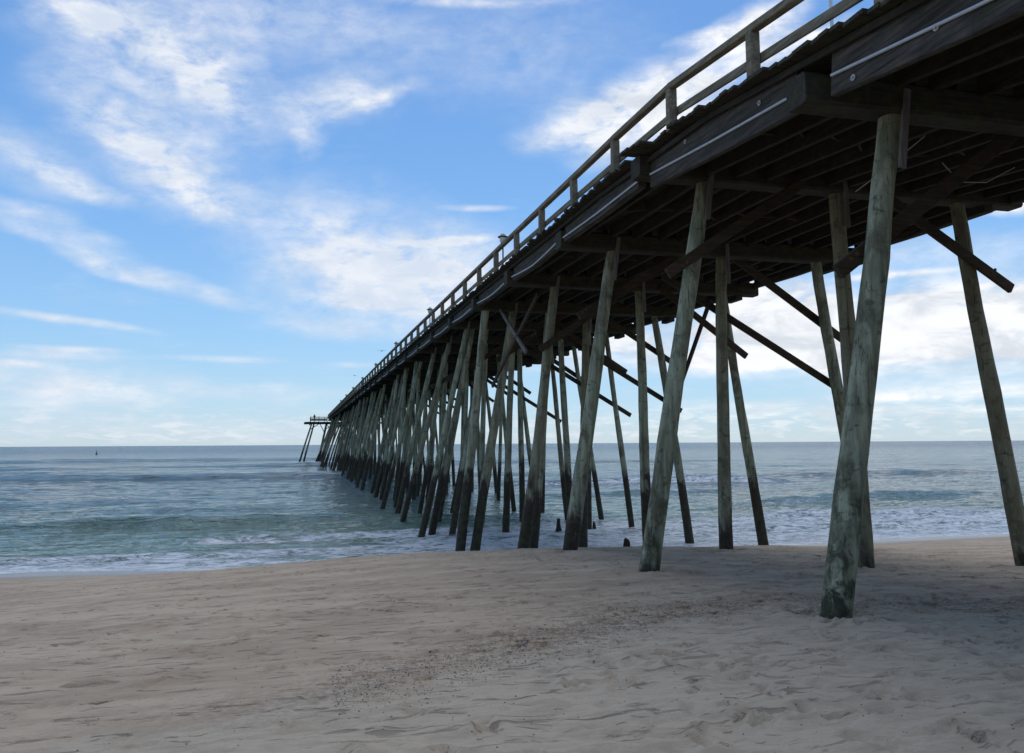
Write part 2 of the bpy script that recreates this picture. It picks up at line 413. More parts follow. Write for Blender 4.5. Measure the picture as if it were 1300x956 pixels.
F = np.clip(F, 0, 1)
SH = sstep(75, 27, Yg + fbm(Xg*.06, Yg*.06, 3, 61)*26)*.95 + .22*sstep(400, 60, Yg)
Zw = H + .015
me = grid_mesh('sea', Xg, Yg, Zw, M_WATER, np.stack([F, np.clip(SH, 0, 1), sstep(.13, .02, DEP)], -1), 'foam')
sea = link('sea', me); tag(sea, kind='structure')

# ------------------------------------------------------------------ the pier
T0, DT = 8.8, 5.06
def bt(k): return T0 + DT*k
def deck_z(y):     # top of planks above the sea
    return EYE + float(np.interp(y, [-14,7.2,9.9,12.4,14.7,24,38,55,85,196], [1.85,4.70,5.02,5.30,5.35,5.42,5.50,5.60,5.66,5.78]))
XL, XR = 5.90, 14.62
Y_START, Y_END = -9.0, 190.0
pier = empty('fishing_pier', (10.2, 25, 0))
tag(pier, 'long weathered wooden fishing pier on leaning green piles, running from the beach out to sea', 'pier')
OFF = Vector((-10.2, -25, 0))
def under(o, par=pier):          # meshes are written in world coordinates
    if par is pier: o.matrix_parent_inverse = Matrix.Translation(OFF)
    return o
def part(mb, name, mat, par=pier): return under(mb.build(name, mat, par), par)

# deck planks
d = MB(); y = Y_START
while y < Y_END:
    w = .185 + random.uniform(-.006, .006); z = deck_z(y+w/2)
    ov = random.uniform(-.055, .055) + (random.uniform(-.06,.05) if random.random() < .12 else 0)
    ze = z + random.uniform(-.006,.006)
    if 13.85 < y < 14.15: y += .28; continue      # missing plank where the ramp meets the level deck
    x0 = XL + ov - (.22 if 12.9 < y < 13.85 else 0)
    d.board((x0, y+w/2, ze-.025), (XR+random.uniform(-.03,.03), y+w/2, z-.025+random.uniform(-.006,.006)), w, .05, ch=.006)
    y += w + random.uniform(.008, .018)
part(d, 'deck', M_DECK)
# nailer strips just under the plank ends
nl = MB()
for k in range(-3, 36):
    y0, y1 = max(bt(k)-DT/2, Y_START), min(bt(k)+DT/2, Y_END)
    if y1 <= y0: continue
    for xn in (XL+.20,):
        nl.board((xn, y0, deck_z(y0)-.105), (xn, y1-.01, deck_z(y1)-.105), .05, .10)
part(nl, 'nailer_strip', M_BEAM)

# caps: top and bottom heights per bent
def cap_z(k):
    dz = deck_z(bt(k))
    if k <= 0: return dz-.70, dz-.30
    if k == 1: return EYE+4.88, EYE+5.27
    return dz-.66, dz-.24
NB = 36
rk = random.Random(11)
for k in range(-3, NB):
    zb, zt = cap_z(k); t_ = bt(k)
    xl = 5.98 + rk.uniform(-.05,.05) if k > 0 else 5.98
    c = MB()
    c.board((xl, t_, (zb+zt)/2), (14.5+rk.uniform(-.1,.1), t_+rk.uniform(-.04,.04), (zb+zt)/2+rk.uniform(-.03,.03)), .42, zt-zb, ch=.04)
    part(c, 'cap_beam', M_CAP)
# joists between caps, two fascia beams, conduit
jn = 0; rest = MB(); joist_x = [6.75, 7.35, 7.95, 8.55, 9.2, 9.85, 10.5, 11.1, 11.75, 12.4, 13.05, 13.7]
for k in range(-3, NB-1):
    y0, y1 = bt(k), bt(k+1)
    h = .30
    for xj in joist_x:
        j = MB() if jn < 99 and k >= -1 else rest
        dx = rk.uniform(-.08,.08); lap = .22
        zj0 = deck_z(y0)-.055-h/2; zj1 = deck_z(y1)-.055-h/2
        j.board((xj+dx, y0+lap*(1 if True else 0)-.03, deck_z(y0+lap)-.055-h/2), (xj+dx+rk.uniform(-.05,.05), y1-.19, deck_z(y1-.19)-.055-h/2), .10, h, ch=.008)
        if j is not rest: part(j, 'joist', M_BEAM); jn += 1
    # fascia
    for side, xf in (('L', 6.20), ('R', 14.30)):
        f = MB(); dep = .50 if side == 'L' else .36
        ya, yb = y0+.215, y1-(.50 if k == -1 else .215)
        hz = .62 if (k <= 0) else .50
        if side == 'R': hz = .40
        za = deck_z(ya)-.052-hz/2; zb_ = deck_z(yb)-.052-hz/2
        sag = rk.uniform(.0,.02) if k < 2 else rk.uniform(.02,.06)
        ym = (ya+yb)/2
        f.board((xf, ya, za), (xf, ym, (za+zb_)/2-sag), .10, hz, ch=.01)
        f.board((xf, ym, (za+zb_)/2-sag), (xf, yb, zb_), .10, hz, ch=.01)
        # lower doubling plank stands slightly proud
        if k > 0 or side == 'R': f.board((xf-.075, ya+.03, za-hz*.5+.10), (xf-.075, ym, (za+zb_)/2-sag-hz*.5+.10), .046, .18, ch=.008)
        if k > 0 or side == 'R': f.board((xf-.075, ym, (za+zb_)/2-sag-hz*.5+.10), (xf-.075, yb-.03, zb_-hz*.5+.10), .046, .18, ch=.008)
        part(f, 'fascia_beam', M_FASC)
        if side == 'L' and k < 22:
            cd = MB(); zc = .16 if k > 0 else .10
            dx_ = .118 if k > 0 else .068
            n_ = 9; pts = []
            s2 = 0 if k < 1 else rk.uniform(.0,.10)
            for i in range(n_):
                q = i/(n_-1); yy = ya+.02+q*(yb-ya-.04)
                pts.append((xf-dx_, yy, za+(zb_-za)*q-sag*(1-abs(2*q-1))-zc*1.0-s2*sin(pi*q)*.8+.03))
            cd.tube(pts, .021, 8)
            part(cd, 'conduit', M_PIPE)
# washers and bolts on the fascia
for (yy, zz) in [(8.25,4.86),(7.75,4.74),(9.9,4.72),(7.0,4.62),(6.1,4.5),(9.0,4.60),(12.2,5.0),(14.4,5.15),(6.6,4.15),(7.9,4.2)]:
    w_ = MB(); x = 6.142; z = EYE+zz
    w_.tube([(x, yy, z), (x-.012, yy, z)], .040, 14, smooth=False); w_.tube([(x-.012, yy, z), (x-.030, yy, z)], .016, 6, smooth=False)
    part(w_, 'bolt_washer', M_WASH)
# timber blocks under the caps at the right edge
for k in range(0, 9):
    b_ = MB(); zb, zt = cap_z(k)
    b_.board((13.75, bt(k)-.12, zb-.09), (13.75, bt(k)+.6, zb-.09), .22, .17); part(b_, 'bearing_block', M_CAP)

# ---- piles
def pile_mesh(mb, xt, yt, zt, xb, yb, zb, rt=.140, rb=.180, n=18, seed=0):
    q = random.Random(seed); L = 14; pts = []; rad = []
    cx, cy = q.uniform(-.05,.05), q.uniform(-.05,.05); p1 = q.uniform(0, 6)
    kz = q.uniform(.25,.85)
    for i in range(L+1):
        s_ = i/L; w_ = sin(pi*s_)
        pts.append((xb+(xt-xb)*s_+cx*w_+.012*sin(s_*9+p1), yb+(yt-yb)*s_+cy*w_+.012*sin(s_*11+p1), zb+(zt-zb)*s_))
        r = rb+(rt-rb)*s_
        r *= 1+.02*sin(s_*17+p1)+.05*math.exp(-((s_-kz)/.03)**2)*(q.random() < .8)
        rad.append(r)
    b0 = len(mb.v); mb.tube(pts, rad, n)
    # slightly out of round
    for i in range(b0, len(mb.v)):
        x, y_, z = mb.v[i]
        mb.v[i] = (x+.006*sin(z*5+y_*31+p1), y_+.006*sin(z*4+x*29), z)
def at(k, t, zrel):  # bottom
    return zrel+EYE
near_piles = {   # bent: [(x top, x at reference, z reference above sea)]
  -2: [(7.3,6.1,2.0),(10.3,10.3,2.0),(13.3,14.2,2.0)],
  -1: [(7.3,6.1,1.9),(10.3,10.3,1.9),(13.3,14.2,1.9)],
  0: [(7.38,6.13,1.71),(10.3,10.3,1.5),(13.1,14.2,1.5)],
  1: [(7.33,6.02,1.59),(10.22,10.42,1.38),(13.06,14.05,1.37)],
  2: [(7.45,6.24,1.32),(10.43,10.26,1.13),(13.2,14.35,.6)],
  3: [(7.5,6.43,.63),(10.31,10.36,.53),(13.2,14.33,.31)],
  4: [(7.50,6.05,0),(6.45,5.53,0),(8.85,8.16,0),(10.34,10.05,0),(13.05,14.25,0)],
  5: [(6.75,4.79,0),(7.0,5.3,0),(12.2,11.9,0),(7.6,6.0,0),(8.75,8.50,0),(10.9,11.2,0),(13.0,13.9,0)],
  6: [(6.9,4.75,0),(7.9,6.5,0),(12.0,12.7,0),(8.7,8.5,0),(10.4,10.5,0),(13.2,14.6,0)],
  7: [(6.95,5.0,0),(7.5,6.3,0),(9.6,8.0,0),(8.8,8.7,0),(10.5,11.5,0),(13.3,12.9,0)],
}
pr = random.Random(5); plist = []
for k in range(-2, NB):
    zt = cap_z(k)[0]+.03; t_ = bt(k)
    if k in near_piles: L_ = near_piles[k]
    else:
        L_ = [(7.0+pr.uniform(-.2,.3), 5.0+pr.uniform(-.4,.4), 0), (8.7+pr.uniform(-.3,.3), 8.5+pr.uniform(-.4,.4), 0),
              (10.4+pr.uniform(-.3,.3), 10.6+pr.uniform(-.5,.5), 0), (13.2+pr.uniform(-.2,.2), 13.6+pr.uniform(-.7,.9), 0)]
        if pr.random() < .3: L_.append((7.8+pr.uniform(-.4,.4), 6.6+pr.uniform(-.8,.8), 0))
        if pr.random() < .5: L_.append((6.5+pr.uniform(-.2,.3), 5.7+pr.uniform(-.5,.3), 0))
        if k >= 26: L_ = [(xt_-.2, xb_-1.3 if xb_ < 7 else xb_, z_) for xt_, xb_, z_ in L_]
    for i, (xt, xr, zr) in enumerate(L_):
        sl = (xt-xr)/(zt-zr)
        dy = pr.uniform(-.7,.7) if k > 4 else pr.uniform(-.05,.05)
        yb_ = t_+dy
        gz = min(ground_z(xr, yb_), zr) if k < 5 else -1.2
        zb = gz-.5
        plist.append((xt, t_, zt, xr-sl*(zr-zb), yb_, zb, k))
stuffp = MB()
for i, (xt, yt, zt, xb, yb, zb, k) in enumerate(plist):
    rr = random.Random(i+50)
    mb = MB() if i < 100 else stuffp
    f_ = (rr.uniform(.90,1.04) if k < 5 else rr.uniform(.72,.92)) if k > 1 else 1.0
    pile_mesh(mb, xt, yt, zt, xb, yb, zb, .138*f_, .182*f_, 20 if k < 6 else 12, i)
    if i < 100: part(mb, 'pile', M_PILE)
o = part(stuffp, 'distant_pile', M_PILE); o['kind'] = 'stuff'; 
o = part(rest, 'distant_joist', M_BEAM); o['kind'] = 'stuff'

# ---- braces
def brace(p0, p1, w=.075, h=.20, mat=M_BRACE, name='cross_brace', up=(0,1,0)):
    b_ = MB(); b_.board(p0, p1, h, w, up=up, ch=.008); return part(b_, name, mat)
bl_ = random.Random(21)
for k in range(-1, NB):
    t_ = bt(k); zb, zt = cap_z(k); zlow = EYE+3.05 if k > 0 else EYE+2.3
    off = .235
    if k == 0: brace((6.62, t_+off, EYE+2.15), (9.6, t_+off, zb+.1))
    elif k == 1: brace((6.42, t_-off, EYE+3.05), (9.35, t_-off, zb+.12))
    elif k in (2,): brace((6.6, t_+off, EYE+3.1), (9.5, t_+off, zb+.12))
    elif bl_.random() < (.9 if k < 8 else .45):
        q = near_piles[k][0] if k in near_piles else (7.0, 5.1, 0)
        zl = zlow+bl_.uniform(-.4,.3); xl_ = q[1]+(q[0]-q[1])*(zl-q[2])/(zb-q[2])
        sg = -1 if k in (3,) else 1
        brace((xl_-.28, t_+sg*off, zl), (9.6+bl_.uniform(-.4,.6), t_+sg*off, zb+.1))
    if k <= 5 or bl_.random() < .7: brace((14.05 if k < 3 else 13.85, t_-off if k % 2 else t_+off, EYE+3.08-(.35 if k in (2,3) else 0)), (10.9, t_-off if k % 2 else t_+off, zb+.10), .09, .20)
    if k in (2, 4, 5, 7): brace((14.2, t_+.24, EYE+1.2), (8.9, t_+.24, zb-.5), .08, .18)
for k in range(0, 6):
    t_ = bt(k); sg = {0: 1, 1: -1, 2: 1, 3: -1}.get(k, 1)
    for bx, bz in (((6.80, 2.32) if k == 0 else (6.70, 3.20)), (13.55, 3.03 if k in (2, 3) else 3.38)):
        for j_ in ((0, 1) if (bx < 9 or k < 2) and k < 4 else ()):
            s2_ = sg if bx < 9 else (-1 if k % 2 else 1)
            w_ = MB(); yb_ = t_+s2_*.235-.040; z_ = EYE+bz+.07*j_
            w_.tube([(bx+.09*j_, yb_, z_), (bx+.09*j_, yb_-.010, z_)], .032, 10, smooth=False); w_.tube([(bx+.09*j_, yb_-.010, z_), (bx+.09*j_, yb_-.03, z_)], .015, 6, smooth=False)
            part(w_, 'bolt', M_RUST)
# longitudinal braces (grey boards crossing between bents)
brace((6.82, 24.9, EYE+2.85), (6.95, 28.8, EYE+4.80), .07, .15, M_GREY, 'sway_brace', (1,0,0))
brace((6.66, 28.9, EYE+2.05), (7.0, 24.1, EYE+4.55), .07, .15, M_BRACE, 'sway_brace', (1,0,0))
brace((13.55, 25.4, EYE+4.90), (13.75, 28.6, EYE+1.85), .08, .18, M_BRACE, 'sway_brace', (1,0,0))
brace((8.3, 49.6, EYE+3.9), (8.3, 54.6, EYE+1.2), .07, .16, M_GREY, 'sway_brace', (1,0,0))
brace((8.1, 59.6, EYE+1.0), (8.1, 64.6, EYE+4.1), .07, .16, M_BRACE, 'sway_brace', (1,0,0))
# splice boards nailed from cap to pile
for k in range(0, 8):
    t_ = bt(k); zb, zt = cap_z(k); xt = near_piles[k][0][0]
    b_ = MB(); L1 = .75 if k < 3 else .55
    b_.board((xt+.08, t_-.215, zt-.10), (xt-.06, t_-.205, zb-L1), .10, .05, up=(0,1,0), ch=.006)
    part(b_, 'splice_board', M_GREY)
    if k in (1,2,3,4):
        xc = near_piles[k][-2][0]; b_ = MB()
        b_.board((xc+.06, t_-.205, zt-.1), (xc+.08, t_-.19, zb-.7), .10, .05, up=(0,1,0), ch=.006); part(b_, 'splice_board', M_GREY)
# blocking between joists in the near bays
for k in range(-1, 7):
    ym = bt(k)+DT*.5
    for i in range(len(joist_x)-1):
        if rk.random() < .8:
            b_ = MB()
            z_ = deck_z(ym)-.20+rk.uniform(-.02,.02)
            b_.board((joist_x[i]+.14, ym+rk.uniform(-.3,.3), z_), (joist_x[i+1]-.14, ym+rk.uniform(-.3,.3), z_), .05, .22, ch=.005)
            part(b_, 'blocking', M_BRACE)
# loose wires hanging below the joists
for pts in ([(8.6,9.6,4.35),(8.25,10.1,3.95),(8.0,10.4,3.72)], [(9.6,10.4,4.3),(10.0,10.5,4.05),(10.6,10.6,4.12),(11.4,10.8,4.5)]):
    w_ = MB(); P = [Vector((x, y, z+EYE)) for x, y, z in pts]
    cur = []
    for i in range(len(P)-1):
        for q in range(5): cur.append(P[i].lerp(P[i+1], q/5))
    cur.append(P[-1]); w_.tube(cur, .009, 6); part(w_, 'wire', M_WIRE)

# ---- railings
def railing(xr, side, posts_to):
    inner = 1 if side == 'left' else -1
    ys_ = []; y = 12.43-2.618*8
    while y < Y_END-1: ys_.append(y); y += 2.618
    rz = lambda y: deck_z(y)+.80
    tr = MB()
    for i in range(len(ys_)-1):
        a, b2 = ys_[i], ys_[i+1]; wv = rk.uniform(-.012,.012)
        tr.board((xr+.0*inner, a+.003, rz(a)-.055), (xr, b2-.003, rz(b2)-.055+wv*.4), .145, .11, ch=.012)
    main = part(tr, 'railing', M_RAIL)
    mr = MB(); br = MB()
    for i in range(len(ys_)-1):
        a, b2 = ys_[i], ys_[i+1]; wv = rk.uniform(-.015,.015)
        mr.board((xr+.10*inner, a+.003, rz(a)-.48+wv), (xr+.10*inner, b2-.003, rz(b2)-.48), .045, .14, ch=.008)
        br.board((xr+.26*inner, a+.003, deck_z(a)+.06), (xr+.26*inner, b2-.003, deck_z(b2)+.06), .09, .09, ch=.01)
    mr.build('mid_rail', M_RAIL, main); br.build('toe_rail', M_RAIL, main)
    for i, y in enumerate(ys_):
        if y > posts_to: break
        p = MB(); ln = rk.uniform(-.012,.012)
        p.board((xr+ln, y, deck_z(y)-.045), (xr, y, rz(y)-.115), .15, .15, up=(0,1,0), ch=.012)
        p.build('rail_post', M_RAIL, main)
railing(6.02, 'left', 400); railing(14.5, 'right', 70)

# ---- platform at the sea end, lower than the pier and wider to the left
YP0, YP1 = 190.0, 198.0
pz = EYE+5.05
e = MB(); y = YP0+.1
while y < YP1: e.box(1.2+random.uniform(-.05,.05), 15.2, y, y+.19, pz-.05, pz); y += .205
for yy in (YP0+.6, YP1-.6): e.board((.9, yy, pz-.22), (15.4, yy, pz-.22), .3, .33)
for xx in (2.2, 6, 10, 14): e.board((xx, YP0+.2, pz-.50), (xx, YP1-.2, pz-.50), .2, .22)
plat = part(e, 'end_platform', M_CAP)
for (xt, xb, yy) in [(2.55,-.1,YP0+.9),(3.1,.9,YP0+2.6),(5.75,4.0,YP0+.9),(6.0,4.4,YP1-1),(10,10,YP0+.9),(13.5,15.5,YP0+.9),(13.5,15.5,YP1-1)]:
    p = MB(); pile_mesh(p, xt, yy, pz-.4, xb-.2, yy, -1.5, .17, .21, 12, int(xb*10)+300); p.build('pile', M_PILE, plat)
for (a, b2) in [((2.3,3.4),(4.3,4.7)),((4.3,4.7),(5.4,2.6)),((5.5,3.4),(7.6,4.6)),((5.7,4.4),(7.4,3.2))]:
    p = MB(); p.board((a[0], YP0+.6, a[1]+EYE-.0), (b2[0], YP0+.6, b2[1]+EYE), .16, .09, up=(0,1,0)); p.build('cross_brace', M_BRACE, plat)
r_ = MB()
r_.board((2.3, YP0+.4, pz+1.05), (5.9, YP0+.4, pz+1.05), .12, .12); r_.board((2.3, YP0+.4, pz+.45), (5.9, YP0+.4, pz+.45), .12, .45)
r_.board((2.3, YP1-.2, pz+1.05), (15, YP1-.2, pz+1.05), .12, .12); r_.board((2.3, YP1-.2, pz+.55), (15, YP1-.2, pz+.55), .12, .12)
r_.board((2.3, YP0+.4, pz+1.05), (2.3, YP1-.2, pz+1.05), .12, .12)
rl = r_.build('railing', M_RAIL, plat)
for (xx, yy) in [(2.3,YP0+.4),(4.1,YP0+.4),(5.9,YP0+.4),(2.3,YP1-.2),(5.5,YP1-.2),(8.7,YP1-.2)]:
    p = MB(); p.board((xx, yy, pz), (xx, yy, pz+1.2), .14, .14, up=(0,1,0)); p.build('rail_post', M_RAIL, plat)

# ------------------------------------------------------------------ lamps on the railing
ordn = ['nearest', 'second', 'third', 'fourth', 'fifth', 'sixth', 'seventh', 'eighth']
ly = [25.2, 40.6, 55.6, 71.0, 86.5, 102.0, 117.5, 133.0]
lamps = []
def lathe(mb, prof, n=18):
    vs = []; fs = []
    for r, z in prof:
        for i in range(n): vs.append((r*cos(2*pi*i/n), r*sin(2*pi*i/n), z))
    for j in range(len(prof)-1):
        for i in range(n): fs.append((j*n+i, j*n+(i+1) % n, (j+1)*n+(i+1) % n, (j+1)*n+i))
    mb.add(vs, fs, True)
def make_lamp():
    r = empty('railing_lamp')
    m_ = MB(); m_.tube([(0,0,-.80),(0,0,.12)], .028, 10); m_.build('lamp_pole', M_CAPM, r)
    m_ = MB(); lathe(m_, [(.001,.04),(.07,.04),(.115,.12),(.13,.24),(.125,.26)]); m_.build('lamp_globe', M_GLOBE, r)
    m_ = MB(); lathe(m_, [(.001,.262),(.19,.262),(.20,.275),(.19,.295),(.11,.315),(.001,.32)]); sh = m_.build('lamp_cap', M_CAPM, r)
    m_ = MB(); lathe(m_, [(.11,.315),(.10,.37),(.06,.41),(.001,.42)]); m_.build('lamp_dome', M_GLOBE, r)
    return r
def copy_tree(o, parent=None):
    c = o.copy(); COL.objects.link(c)
    if parent is not None: c.parent = parent
    for ch in list(o.children):
        copy_tree(ch, c)
    return c
l0 = make_lamp()
for i, y in enumerate(ly):
    o = l0 if i == 0 else copy_tree(l0)
    o.location = (6.17, y, deck_z(y)+.90)
    o.scale = (.85,.85,.9)
    tag(o, '%s round lamp with dark cap along the pier railing, counted from the beach end' % ordn[i], 'lamp', 'round lamps along the pier railing')
# thin white pole on the deck
p = MB(); px, py = 7.72, 10.35; zp = deck_z(py)
p.tube([(px, py, zp), (px, py, zp+3.2)], .027, 12); o = p.build('light_pole', M_WHITE)
tag(o, 'thin white pole standing on the deck behind the near railing', 'pole')

# ------------------------------------------------------------------ stumps of broken piles
M_STUMP = mat_wood('rotten_stump', C(.012,.010,.008), C(.055,.042,.03), C(.03,.04,.015), .3, 'z')
def stump(x, y, z0, h, r, lab, seed, lean=0):
    q = random.Random(seed); m_ = MB(); L = 9; n = 14; vs = []; fs = []
    for j in range(L+1):
        s_ = j/L; z = z0-.7+(h+.7)*s_; w = r*(1-.12*s_) if s_ < .5 else r*(.94-(s_-.5)*1.1)
        for i in range(n):
            th = 2*pi*i/n; w2 = w*(1+.14*sin(3*th+seed)+q.uniform(-.08,.08)*(1+s_*1.5))
            vs.append((lean*s_+max(w2,.03)*cos(th), max(w2,.03)*sin(th), z-z0+(.12*h*cos(th+seed)*s_ if s_ > .5 else 0)+(q.uniform(-.25,.25)*h*.5 if s_ > .6 else 0)))
    for j in range(L):
        for i in range(n): fs.append((j*n+i, j*n+(i+1) % n, (j+1)*n+(i+1) % n, (j+1)*n+i))
    fs.append(tuple(range(L*n, L*n+n)))
    m_.add(vs, fs); o = m_.build('pile_stump', M_STUMP); o.location = (x, y, z0)
    tag(o, lab, 'stump', 'broken pile stumps in the surf')
stump(10.35, 33.1, .0, .62, .17, 'tall jagged black stump of a broken pile in the foam, leftmost of the three', 1, .05)
stump(12.12, 33.6, .0, .42, .13, 'thin dark stump half hidden behind a double pile in the surf', 2)
stump(11.55, 28.6, -.05, .33, .20, 'short cone shaped black stump at the very edge of the wet sand', 3)

# ------------------------------------------------------------------ gulls, buoy, person
M_GULL = mat_plain('gull_feather', (.16,.16,.17), .8); M_GULLW = mat_plain('gull_wing', (.10,.10,.11), .8)
def gull(loc, rz, dih, lab, s_=1.0):
    r = empty('gull', loc); r.rotation_euler = (0, 0, rz); r.scale = (s_, s_, s_)
    m_ = MB(); m_.tube([(-.24,0,.0),(-.19,0,.0),(-.08,0,-.01),(.06,0,-.005),(.15,0,.025),(.20,0,.045),(.235,0,.04),(.275,0,.03)], [.012,.035,.062,.068,.045,.034,.020,.004], 10)
    m_.add([(-.22,-.03,.0),(-.22,.03,.0),(-.36,.07,.0),(-.36,-.07,.0),(-.22,-.03,.012),(-.22,.03,.012),(-.36,.07,.006),(-.36,-.07,.006)], [(0,1,2,3),(7,6,5,4),(0,4,5,1),(1,5,6,2),(2,6,7,3),(3,7,4,0)])
    m_.build('body', M_GULL, r)
    for sg in (-1, 1):
        w = MB(); st = [(0.03,.16,.02,.0),(.22,.15,.05,dih*.5),(.40,.11,.02,dih*.62),(.58,.02,-.12,dih*.45)]
        vs = []
        for (yy, xf, _, zz), ch in zip(st, (.17,.16,.13,.03)):
            vs += [(xf-.04, sg*yy, zz+.012), (xf-.04-ch, sg*yy, zz+.004), (xf-.04, sg*yy, zz-.004), (xf-.04-ch, sg*yy, zz-.002)]
        fs = []
        for i in range(3):
            a = i*4; b2 = a+4
            fs += [(a, b2, b2+1, a+1), (a+2, a+3, b2+3, b2+2), (a, a+2, b2+2, b2), (a+1, b2+1, b2+3, a+3)]
        fs += [(0,1,3,2), (12,14,15,13)]
        w.add(vs, fs); w.build('wing', M_GULLW, r)
    tag(r, lab, 'gull', 'gulls in flight')
def dirpt(az, el, dist):
    a, e_ = radians(az), radians(el)
    return Vector((sin(a)*cos(e_), cos(a)*cos(e_), sin(e_)))*dist + Vector((0,0,EYE))
PX = {}
gull(dirpt(5.35, 6.35, 150), 1.2, .10, 'larger of two distant gulls flying left of the pier railing', 1.4)
gull(dirpt(3.55, 4.65, 190), 2.0, .12, 'smaller gull flying low in the blue sky left of the pier', 1.2)
gull(dirpt(24.2, 8.2, 85), .5, .26, 'gull with raised wings seen under the deck between two piles', 1.0)
# buoy
bo = empty('buoy', (-87, 404, 0.15)); m_ = MB(); lathe(m_, [(.001,-.3),(.45,-.25),(.55,.1),(.45,.35),(.16,.55),(.12,1.0),(.001,1.02)]); m_.build('float', mat_plain('buoy_paint', (.03,.05,.05), .5), bo)
m_ = MB(); lathe(m_, [(.001,1.02),(.2,1.05),(.2,1.35),(.001,1.4)]); m_.build('top_mark', mat_plain('buoy_mark', (.05,.06,.06), .5), bo)
tag(bo, 'small dark buoy floating far out on the sea at left', 'buoy')
# person at the end platform: continuous skinned figure, seen from far
def person(loc, rz):
    vs = [(0,0,.93),(0,0,1.15),(0,.01,1.40),(0,.01,1.52),(0,.02,1.63),(0,.02,1.72),
          (-.10,0,.90),(-.11,.02,.48),(-.11,-.02,.08),(-.11,.12,.04), (.10,0,.90),(.12,.0,.48),(.12,-.03,.08),(.12,.11,.04),
          (-.19,.01,1.40),(-.25,.02,1.13),(-.20,.20,.98), (.19,.01,1.40),(.25,.04,1.13),(.17,.22,1.02)]
    es = [(0,1),(1,2),(2,3),(3,4),(4,5),(0,6),(6,7),(7,8),(8,9),(0,10),(10,11),(11,12),(12,13),(2,14),(14,15),(15,16),(2,17),(17,18),(18,19)]
    rd = [.15,.14,.15,.06,.10,.09,.10,.07,.05,.04,.10,.07,.05,.04,.065,.05,.04,.065,.05,.04]
    me = bpy.data.meshes.new('person'); me.from_pydata(vs, es, []); o = link('person', me)
    o.location = loc; o.rotation_euler = (0,0,rz)
    sk = o.modifiers.new('skin', 'SKIN')
    for v, r in zip(me.skin_vertices[0].data if me.skin_vertices else [], rd): v.radius = (r, r)
    o.modifiers.new('sub', 'SUBSURF').levels = 1; o.modifiers['sub'].render_levels = 2
    me.materials.append(mat_plain('dark_clothing', (.03,.035,.045), .9))
    return o
def ensure_skin(o):
    pass
po = None
bm_me = bpy.data.meshes.new('tmp')
po = person((3.15, 191.3, pz), 2.6)
if not po.data.skin_vertices:
    bpy.context.view_layer.objects.active = po
    import bmesh
    bm = bmesh.new(); bm.from_mesh(po.data); lay = bm.verts.layers.skin.verify()
    rd = [.15,.14,.15,.06,.10,.09,.10,.07,.05,.04,.10,.07,.05,.04,.065,.05,.04,.065,.05,.04]
    for i, v in enumerate(bm.verts):
        v[lay].radius = (rd[i], rd[i]); v[lay].use_root = (i == 0)
    bm.to_mesh(po.data); bm.free()
tag(po, 'person in dark clothes standing at the rail of the end platform', 'person')

# ------------------------------------------------------------------ sky, sun
SUN_AZ, SUN_EL = 27.0, 58.0        # degrees clockwise from +Y (out to sea), elevation
w = bpy.data.worlds.new('World'); sc.world = w; w.use_nodes = True
t = NT(w.node_tree); bg = w.node_tree.nodes['Background']
sky = t.new('ShaderNodeTexSky', sky_type='NISHITA'); sky.sun_disc = False
sky.sun_elevation = radians(SUN_EL); sky.sun_rotation = radians(SUN_AZ); sky.air_density = 1.0; sky.dust_density = .6; sky.ozone_density = 1.6
tc = t.new('ShaderNodeTexCoord').outputs['Generated']
nrm = t.vmath('NORMALIZE', tc)
sp = t.new('ShaderNodeSeparateXYZ'); t.link(nrm, sp.inputs[0])
az = t.math('MULTIPLY', t.math('ARCTAN2', sp.outputs[0], sp.outputs[1]), 57.29578)
el = t.math('MULTIPLY', t.math('ARCSINE', sp.outputs[2]), 57.29578)
cb = t.new('ShaderNodeCombineXYZ'); t.link(az, cb.inputs[0]); t.link(el, cb.inputs[1]); ae = cb.outputs[0]
zz = t.math('ADD', t.math('MAXIMUM', sp.outputs[2], 0.0), .10)
pl = t.new('ShaderNodeCombineXYZ'); t.link(t.math('DIVIDE', sp.outputs[0], zz), pl.inputs[0]); t.link(t.math('DIVIDE', sp.outputs[1], zz), pl.inputs[1])
P = pl.outputs[0]
warp = t.new('ShaderNodeTexNoise'); t.link(t.mapping(ae, (.16,.30,1)), warp.inputs['Vector']); warp.inputs['Scale'].default_value = 1.0; warp.inputs['Detail'].default_value = 5
wv = t.vmath('MULTIPLY', t.vmath('SUBTRACT', warp.outputs['Color'], (.5,.5,.5)), (6.0,2.0,0))
aew = t.vmath('ADD', ae, wv)
